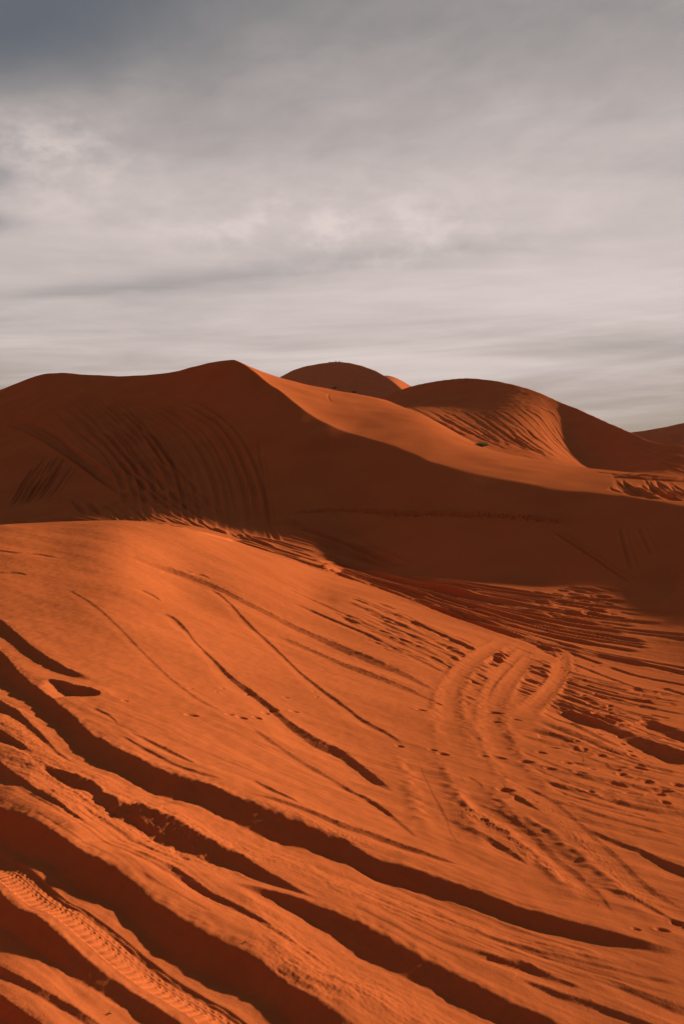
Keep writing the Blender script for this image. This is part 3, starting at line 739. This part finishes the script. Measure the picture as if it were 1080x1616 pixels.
# ================================================================== SMALL THINGS
def plain_mat(name, col, rough=.9, vary=.3):
    m = bpy.data.materials.new(name); m.use_nodes = True
    nt = m.node_tree; bs = nt.nodes['Principled BSDF']; bs.inputs['Roughness'].default_value = rough
    bs.inputs['Specular IOR Level'].default_value = .2
    n = nt.nodes.new('ShaderNodeTexNoise'); n.inputs['Scale'].default_value = 9; n.inputs['Detail'].default_value = 4
    tc = nt.nodes.new('ShaderNodeTexCoord'); nt.links.new(tc.outputs['Object'], n.inputs['Vector'])
    cr = nt.nodes.new('ShaderNodeValToRGB')
    cr.color_ramp.elements[0].color = tuple(c * (1 - vary) for c in col) + (1,)
    cr.color_ramp.elements[1].color = tuple(c * (1 + vary) for c in col) + (1,)
    nt.links.new(n.outputs['Fac'], cr.inputs['Fac']); nt.links.new(cr.outputs['Color'], bs.inputs['Base Color'])
    return m
leaf_m = plain_mat('shrub_leaf', (.050, .060, .022)); stem_m = plain_mat('shrub_stem', (.10, .065, .035))
cloth_m = plain_mat('dark_cloth', (.030, .026, .028)); twig_m = plain_mat('dry_twig', (.05, .032, .02))

def tube(bm, pts, r0, r1, n=5):
    rings = []
    for i, p in enumerate(pts):
        p = Vector(p); q = Vector(pts[min(i + 1, len(pts) - 1)]) - Vector(pts[max(i - 1, 0)])
        q.normalize(); a = q.orthogonal().normalized(); b = q.cross(a)
        r = r0 + (r1 - r0) * i / (len(pts) - 1)
        rings.append([bm.verts.new(p + (a * math.cos(2 * math.pi * k / n) + b * math.sin(2 * math.pi * k / n)) * r) for k in range(n)])
    for i in range(len(rings) - 1):
        for k in range(n):
            bm.faces.new((rings[i][k], rings[i][(k + 1) % n], rings[i + 1][(k + 1) % n], rings[i + 1][k]))
    bm.faces.new(rings[0][::-1]); bm.faces.new(rings[-1])

def link(name, bm, m, parent=None):
    me = bpy.data.meshes.new(name); bm.to_mesh(me); bm.free(); me.materials.append(m)
    o = bpy.data.objects.new(name, me); C.objects.link(o)
    if parent: o.parent = parent
    return o

def shrub(x, y, z, w, h, label, lean=0.0):
    root = bpy.data.objects.new('desert_shrub', None); C.objects.link(root); root.location = (x, y, z - .04 * h)
    tag(root, label, 'shrub', 'shrubs on the dunes')
    st, lf = bmesh.new(), bmesh.new()
    for k in range(46):
        a = random.uniform(0, 2 * math.pi); r = math.sqrt(random.random()) * w * .5
        ex, ey = r * math.cos(a) + lean * w * .2, r * math.sin(a) * .8
        top = h * (1 - .55 * (r / (w * .5)) ** 2) * random.uniform(.55, 1.08)
        pts = [(ex * .12, ey * .12, 0), (ex * .45, ey * .45, top * .45), (ex * .8, ey * .8, top * .8), (ex, ey, top)]
        tube(st, pts, .012 * w, .003 * w, 4)
        for q in range(34):
            t = random.uniform(.3, 1.0); i = min(int(t * 3), 2); f = t * 3 - i
            p = Vector(pts[i]).lerp(Vector(pts[i + 1]), f) + Vector((random.gauss(0, .03 * w), random.gauss(0, .03 * w), random.gauss(0, .06 * h)))
            p.z = max(p.z, .01)
            d = Vector((random.gauss(0, 1), random.gauss(0, 1), random.uniform(0, 1.4))).normalized(); l = random.uniform(.03, .065) * w
            sd_ = d.orthogonal().normalized() * l * .22
            lf.faces.new([lf.verts.new(p - sd_ * .4), lf.verts.new(p + d * l * .5 - sd_), lf.verts.new(p + d * l), lf.verts.new(p + d * l * .5 + sd_)])
    link('stems', st, stem_m, root); link('foliage', lf, leaf_m, root)
    return root
x, y = S1.ground(760, 705); shrub(x, y, S1.height(x, y), 1.30, .42, 'low green desert shrub on the edge of the sunlit slope', .3)
x, y = S3.ground(529, 613.8); shrub(x, y, S3.height(x, y), 2.9, 1.0, 'dark shrub on the shaded round dune, the upper left of two')
x, y = S3.ground(559, 620.0); shrub(x, y, S3.height(x, y), 2.7, .9, 'dark shrub at the foot of the round dune, just above the lit slope')

def person(x, y, z, label, sitting=False, turn=0.0, arm=0.0):
    """a body grown over a jointed skeleton"""
    if sitting:
        J = [(0, 0, .16), (0, -.06, .40), (0, -.04, .62), (0, -.02, .72), (0, -.03, .84), (0, -.04, .93)]
        legs = [[(s * .10, 0, .14), (s * .13, -.40, .42), (s * .12, -.66, .06), (s * .12, -.84, .04)] for s in (1, -1)]
        arms = [[(s * .20, -.05, .60), (s * .25, -.22, .44), (s * .16, -.42, .42)] for s in (1, -1)]
    else:
        J = [(0, 0, .95), (0, .01, 1.18), (0, 0, 1.40), (0, 0, 1.49), (0, -.01, 1.60), (0, -.01, 1.70)]
        legs = [[(s * .10, 0, .90), (s * .12, -.02, .49), (s * .13, .02, .09), (s * .14, -.16, .04)] for s in (1, -1)]
        arms = [[(s * .20, 0, 1.38), (s * (.27 + arm * .1), .02, 1.10), (s * .25, -.08 - arm * .2, .86 + arm * .3)] for s in (1, -1)]
    V, E, Rr = [], [], []
    def chain(start, pts, rad):
        p = start
        for q, r in zip(pts, rad):
            V.append(q); Rr.append(r); i = len(V) - 1
            if p is not None: E.append((p, i))
            p = i
        return p
    chain(None, J, (.15, .14, .16, .055, .095, .07))
    for L in legs: chain(0, L, (.095, .065, .045, .035))
    for L in arms:
        e = chain(2, L, (.065, .045, .032)); w = Vector(L[-1]); d = (w - Vector(L[-2])).normalized(); sx = 1 if L[0][0] > 0 else -1
        pm = w + d * .06; V.append(tuple(pm)); Rr.append(.035); E.append((e, len(V) - 1)); pi_ = len(V) - 1
        for f, ln in ((-.03, .07), (-.01, .085), (.01, .08), (.03, .06)):
            chain(pi_, [tuple(pm + Vector((f * .3, f, 0)) + d * ln * .5), tuple(pm + Vector((f * .3, f, 0)) + d * ln + Vector((-sx * .012, 0, 0)))], (.010, .009))
        chain(pi_, [tuple(pm + Vector((0, -.04, .01))), tuple(pm + Vector((0, -.06, 0)) + d * .03)], (.011, .009))
    me = bpy.data.meshes.new('person'); me.from_pydata(V, E, [])
    o = bpy.data.objects.new('person', me); C.objects.link(o)
    sk = o.modifiers.new('skin', 'SKIN'); sub = o.modifiers.new('sub', 'SUBSURF'); sub.levels = 1; sub.render_levels = 2
    if not me.skin_vertices: me.attributes  # layer is made by the modifier below
    lay = me.skin_vertices[0] if me.skin_vertices else None
    if lay is None:
        bm = bmesh.new(); bm.from_mesh(me); ly_ = bm.verts.layers.skin.verify()
        for v, r in zip(bm.verts, Rr): v[ly_].radius = (r, r)
        bm.verts.ensure_lookup_table(); bm.verts[0][ly_].use_root = True
        bm.to_mesh(me); bm.free()
    else:
        for v, r in zip(lay.data, Rr): v.radius = (r, r)
        lay.data[0].use_root = True
    me.materials.append(cloth_m)
    o.location = (x, y, z); o.rotation_euler = (0, 0, turn)
    tag(o, label, 'person', 'people on the far dune')
for p_, sit, beh, lab, tu, ar in ((518.6, False, 3.6, 'person in dark clothes standing alone at the left of the dune top', .4, 0),
                              (520.8, True, 1.6, 'person in dark clothes sitting just right of the leftmost standing one', -.3, 0),
                              (530.3, False, 2.2, 'tallest standing person in dark clothes on the far dune top', 1.0, .3),
                              (532.4, False, 3.8, 'person in dark clothes standing right beside the tallest one', -.6, .6),
                              (535.6, True, 1.6, 'person in dark clothes sitting at the right end of the group', 2.2, 0)):
    j = int(np.searchsorted(S3.px, p_)); yc = S3.yy[int(np.argmax((S3.B + S3.O)[:, j] / S3.yy))]
    y = yc + beh; x = (p_ - CX) / FPX * y
    person(x, y, S3.height(x, y) - .02, lab, sit, tu, ar)

def twig(p, r, pts, rad, label):
    x, y = S1.ground(p, r); bm = bmesh.new()
    tube(bm, pts, rad, rad * .45, 6)
    tube(bm, [pts[1], tuple(Vector(pts[1]) + Vector((.002, .005, .004)))], rad * .7, rad * .4, 5)
    o = link('twig', bm, twig_m); o.location = (x, y, S1.height(x, y))
    tag(o, label, 'twig', 'twigs on the near sand')
twig(388, 1500, [(-.009, 0, .002), (-.003, .001, .004), (.005, -.002, .005), (.012, .003, .005)], .0020, 'tiny dark twig on the sunlit strip right of the tyre print')
twig(172, 1596, [(-.007, 0, .002), (-.001, .002, .004), (.004, .001, .004), (.009, .004, .003)], .0020, 'tiny dark twig near the lower left corner, left of the tyre print')

# ================================================================== HAZE
def haze():
    bm = bmesh.new(); bmesh.ops.create_cube(bm, size=1.0)
    x0, x1, y0, y1, z0, z1 = -3200, 3200, -3200, 3200, -14.5, 60
    for v in bm.verts:
        v.co = (x1 if v.co.x > 0 else x0, y1 if v.co.y > 0 else y0, z1 if v.co.z > 0 else z0)
    me = bpy.data.meshes.new('haze'); bm.to_mesh(me); bm.free()
    m = bpy.data.materials.new('dusty_air'); m.use_nodes = True; nt = m.node_tree
    for n in list(nt.nodes): nt.nodes.remove(n)
    o_ = nt.nodes.new('ShaderNodeOutputMaterial'); v = nt.nodes.new('ShaderNodeVolumePrincipled')
    v.inputs['Density'].default_value = HAZE; v.inputs['Color'].default_value = (.93, .86, .78, 1); v.inputs['Anisotropy'].default_value = .2
    nt.links.new(v.outputs[0], o_.inputs['Volume']); me.materials.append(m)
    o = bpy.data.objects.new('haze', me); C.objects.link(o)
    tag(o, 'thin dusty air over the dunes', 'haze', kind='stuff')
HAZE = .00003
haze()

# ================================================================== CAMERA, SUN, SKY
cam = bpy.data.cameras.new('camera'); co = bpy.data.objects.new('camera', cam); C.objects.link(co)
cam.sensor_width = 36; cam.sensor_fit = 'AUTO'
cam.lens = 36 * FPX / 1616
cam.shift_y = -(808 - HY) / 1616
cam.clip_start = .05; cam.clip_end = 30000
co.rotation_euler = (math.pi / 2, 0, 0)
cam.dof.use_dof = True; cam.dof.focus_distance = 14; cam.dof.aperture_fstop = 7
scene.camera = co

sd = Vector((SX * math.cos(math.radians(SUN_EL)), SY * math.cos(math.radians(SUN_EL)), math.sin(math.radians(SUN_EL))))
sl = bpy.data.lights.new('sun', 'SUN'); so = bpy.data.objects.new('sun', sl); C.objects.link(so)
sl.energy = 4.4; sl.angle = math.radians(1.4); sl.color = (1, .78, .54)
so.rotation_euler = (-sd).to_track_quat('-Z', 'Y').to_euler()

def make_sky():
    w = bpy.data.worlds.new('World'); scene.world = w; w.use_nodes = True
    nt = w.node_tree; N = nt.nodes; Lk = nt.links
    for n in list(N): N.remove(n)
    out = N.new('ShaderNodeOutputWorld'); bg = N.new('ShaderNodeBackground')
    Lk.new(bg.outputs[0], out.inputs[0])
    sky = N.new('ShaderNodeTexSky'); sky.sky_type = 'NISHITA'; sky.sun_disc = False
    sky.sun_elevation = math.radians(SUN_EL); sky.sun_rotation = math.radians(SUN_AZ)
    sky.air_density = 1.0; sky.dust_density = .6
    tc = N.new('ShaderNodeTexCoord')
    sep = N.new('ShaderNodeSeparateXYZ'); Lk.new(tc.outputs['Generated'], sep.inputs[0])
    def M(op, a, b=0.0, c=None, clamp=False):
        n = N.new('ShaderNodeMath'); n.operation = op; n.use_clamp = clamp
        for k, v in enumerate((a, b, c)):
            if v is None: continue
            if isinstance(v, (int, float)): n.inputs[k].default_value = v
            else: Lk.new(v, n.inputs[k])
        return n.outputs[0]
    x, y, z = sep.outputs
    az = M('ARCTAN2', x, y)                        # 0 ahead, + right
    el = M('ARCSINE', z)
    def vec(a, b, c=0.0):
        n = N.new('ShaderNodeCombineXYZ')
        for k, v in enumerate((a, b, c)):
            if isinstance(v, (int, float)): n.inputs[k].default_value = v
            else: Lk.new(v, n.inputs[k])
        return n.outputs[0]
    def noise(v, scale, detail=6, rough=.55, dist=0):
        n = N.new('ShaderNodeTexNoise'); n.inputs['Scale'].default_value = scale
        n.inputs['Detail'].default_value = detail; n.inputs['Roughness'].default_value = rough; n.inputs['Distortion'].default_value = dist
        Lk.new(v, n.inputs['Vector']); return n.outputs['Fac']
    def sst(v, a, b):
        n = N.new('ShaderNodeMapRange'); n.interpolation_type = 'SMOOTHSTEP'
        n.inputs['From Min'].default_value = a; n.inputs['From Max'].default_value = b
        Lk.new(v, n.inputs['Value']); return n.outputs['Result']
    def gauss(v, c, w):
        d = M('DIVIDE', M('SUBTRACT', v, c), w)
        return M('POWER', 2.71828, M('MULTIPLY', M('MULTIPLY', d, d), -1.0))
    # plane of the cloud deck seen in perspective
    zz = M('ADD', M('MAXIMUM', z, 0.0), .10)
    pu, pv = M('DIVIDE', x, zz), M('DIVIDE', y, zz)
    deck = vec(M('MULTIPLY', pu, .55), pv)
    n1 = noise(deck, .85, 7, .58, .5)
    n2 = noise(vec(M('MULTIPLY', pu, .35), pv, 3.7), 2.1, 6, .6, .8)
    lay = noise(vec(M('MULTIPLY', az, 2.2), M('ADD', M('MULTIPLY', el, 34), M('MULTIPLY', az, -2.0)), 1.3), 1.0, 5, .6, .4)   # low layered bands
    wis = noise(vec(M('MULTIPLY', az, 7), M('MULTIPLY', el, 13), 8.1), 1.3, 8, .62, 1.2)
    low = sst(el, .30, .06)
    # brightness of the cloud deck
    b = M('ADD', .415, M('MULTIPLY', M('SUBTRACT', n1, .5), .22))
    b = M('ADD', b, M('MULTIPLY', M('SUBTRACT', n2, .5), .13))
    b = M('ADD', b, M('MULTIPLY', M('MULTIPLY', M('SUBTRACT', lay, .5), .46), low))
    b = M('ADD', b, M('MULTIPLY', gauss(el, .21, .13), .06))
    b = M('SUBTRACT', b, M('MULTIPLY', sst(el, .27, .58), .19))
    b = M('SUBTRACT', b, M('MULTIPLY', sst(el, .13, .03), .17))
    b = M('ADD', b, M('MULTIPLY', sst(az, -.35, .2), .05))
    # soft bright puffs above the crest
    puf = noise(vec(M('MULTIPLY', az, 15), M('MULTIPLY', el, 27), 2.4), 1.0, 7, .6, .15)
    cur = M('MULTIPLY', M('MULTIPLY', gauss(az, .0, .20), gauss(el, .272, .040)), sst(puf, .40, .78))
    b = M('ADD', b, M('MULTIPLY', cur, .16))
    cu2 = M('MULTIPLY', M('MULTIPLY', gauss(az, -.36, .09), gauss(el, .335, .045)), sst(puf, .35, .75))
    b = M('ADD', b, M('MULTIPLY', cu2, .16))
    b = M('ADD', b, M('MULTIPLY', M('MULTIPLY', M('SUBTRACT', puf, .5), .06), sst(el, .14, .3)))
    fib = noise(vec(M('ADD', M('MULTIPLY', az, 9), M('MULTIPLY', el, 5)), M('SUBTRACT', M('MULTIPLY', el, 30), M('MULTIPLY', az, 8)), 6.6), 1.0, 7, .62, .3)
    b = M('ADD', b, M('MULTIPLY', M('MULTIPLY', M('SUBTRACT', fib, .5), .10), sst(el, .16, .32)))
    # long grey streak climbing to the right
    cen = M('ADD', M('ADD', .236, M('MULTIPLY', az, .10)), M('MULTIPLY', M('MULTIPLY', az, az), -.16))
    off = M('SUBTRACT', el, M('ADD', cen, M('MULTIPLY', M('SUBTRACT', n2, .5), .03)))
    st = M('MULTIPLY', M('MAXIMUM', gauss(off, 0.0, .013), M('MULTIPLY', gauss(off, -.015, .022), .5)), sst(az, .42, .12))
    b = M('SUBTRACT', b, M('MULTIPLY', st, .08))
    # lower dark band on the right
    d2 = M('MULTIPLY', gauss(M('ADD', el, M('MULTIPLY', M('SUBTRACT', lay, .5), .02)), .128, .014), sst(az, .0, .35))
    b = M('SUBTRACT', b, M('MULTIPLY', d2, .11))
    cl = N.new('ShaderNodeMix'); cl.data_type = 'RGBA'
    cl.inputs['A'].default_value = (.235, .225, .215, 1); cl.inputs['B'].default_value = (.74, .635, .605, 1)
    ca_ = N.new('ShaderNodeMix'); ca_.data_type = 'RGBA'
    ca_.inputs['A'].default_value = (.245, .236, .238, 1); ca_.inputs['B'].default_value = (.33, .272, .235, 1)
    Lk.new(sst(el, .22, .04), ca_.inputs['Factor']); Lk.new(ca_.outputs['Result'], cl.inputs['A'])
    Lk.new(sst(b, .20, .66), cl.inputs['Factor'])
    # openings to blue-grey: top left, two gaps at the left edge, and the whole sky behind the camera
    thin = noise(vec(M('MULTIPLY', az, 4.5), M('MULTIPLY', el, 6.5), 5.5), 1.0, 7, .6, .2)
    hole = M('MULTIPLY', gauss(M('ADD', az, M('MULTIPLY', M('SUBTRACT', el, .46), -1.2)), -.46, .25), sst(el, .33, .47))
    hole = M('MULTIPLY', hole, 1.2)
    hole = M('ADD', hole, M('MULTIPLY', M('MULTIPLY', gauss(az, -.45, .09), gauss(el, .308, .022)), .8))
    hole = M('ADD', hole, M('MULTIPLY', M('MULTIPLY', gauss(az, -.44, .07), gauss(el, .262, .018)), .7))
    hole = M('ADD', hole, M('MULTIPLY', M('SUBTRACT', thin, .5), 1.0))
    hole = M('MAXIMUM', sst(hole, .02, 1.15), sst(M('MULTIPLY', y, -1.0), -.45, .25))
    hole = M('MAXIMUM', hole, sst(el, .66, 1.0))
    skd = N.new('ShaderNodeMix'); skd.data_type = 'RGBA'; skd.blend_type = 'MULTIPLY'; skd.inputs['Factor'].default_value = 1
    Lk.new(sky.outputs[0], skd.inputs['A']); skd.inputs['B'].default_value = (SKYK, SKYK, SKYK, 1)
    hz = N.new('ShaderNodeMix'); hz.data_type = 'RGBA'; hz.inputs['Factor'].default_value = .8
    Lk.new(skd.outputs['Result'], hz.inputs['A']); hz.inputs['B'].default_value = (.148, .160, .182, 1)
    mx = N.new('ShaderNodeMix'); mx.data_type = 'RGBA'
    Lk.new(hole, mx.inputs['Factor']); Lk.new(cl.outputs['Result'], mx.inputs['A']); Lk.new(hz.outputs['Result'], mx.inputs['B'])
    sc = N.new('ShaderNodeMix'); sc.data_type = 'RGBA'; sc.blend_type = 'MULTIPLY'; sc.inputs['Factor'].default_value = 1
    Lk.new(mx.outputs['Result'], sc.inputs['A']); k = 1 / (BGS * 2 ** EXPO); sc.inputs['B'].default_value = (k, k, k, 1)
    Lk.new(sc.outputs['Result'], bg.inputs['Color']); bg.inputs['Strength'].default_value = BGS
EXPO, BGS, SKYK = 1.5, .1, .05
make_sky()

vs = scene.view_settings
scene.display_settings.display_device = 'sRGB'
vs.view_transform = 'Standard'; vs.look = 'None'; vs.exposure = EXPO; vs.gamma = 1; vs.use_curve_mapping = False
scene.cycles.volume_bounces = 0; scene.cycles.max_bounces = 6; scene.cycles.diffuse_bounces = 1
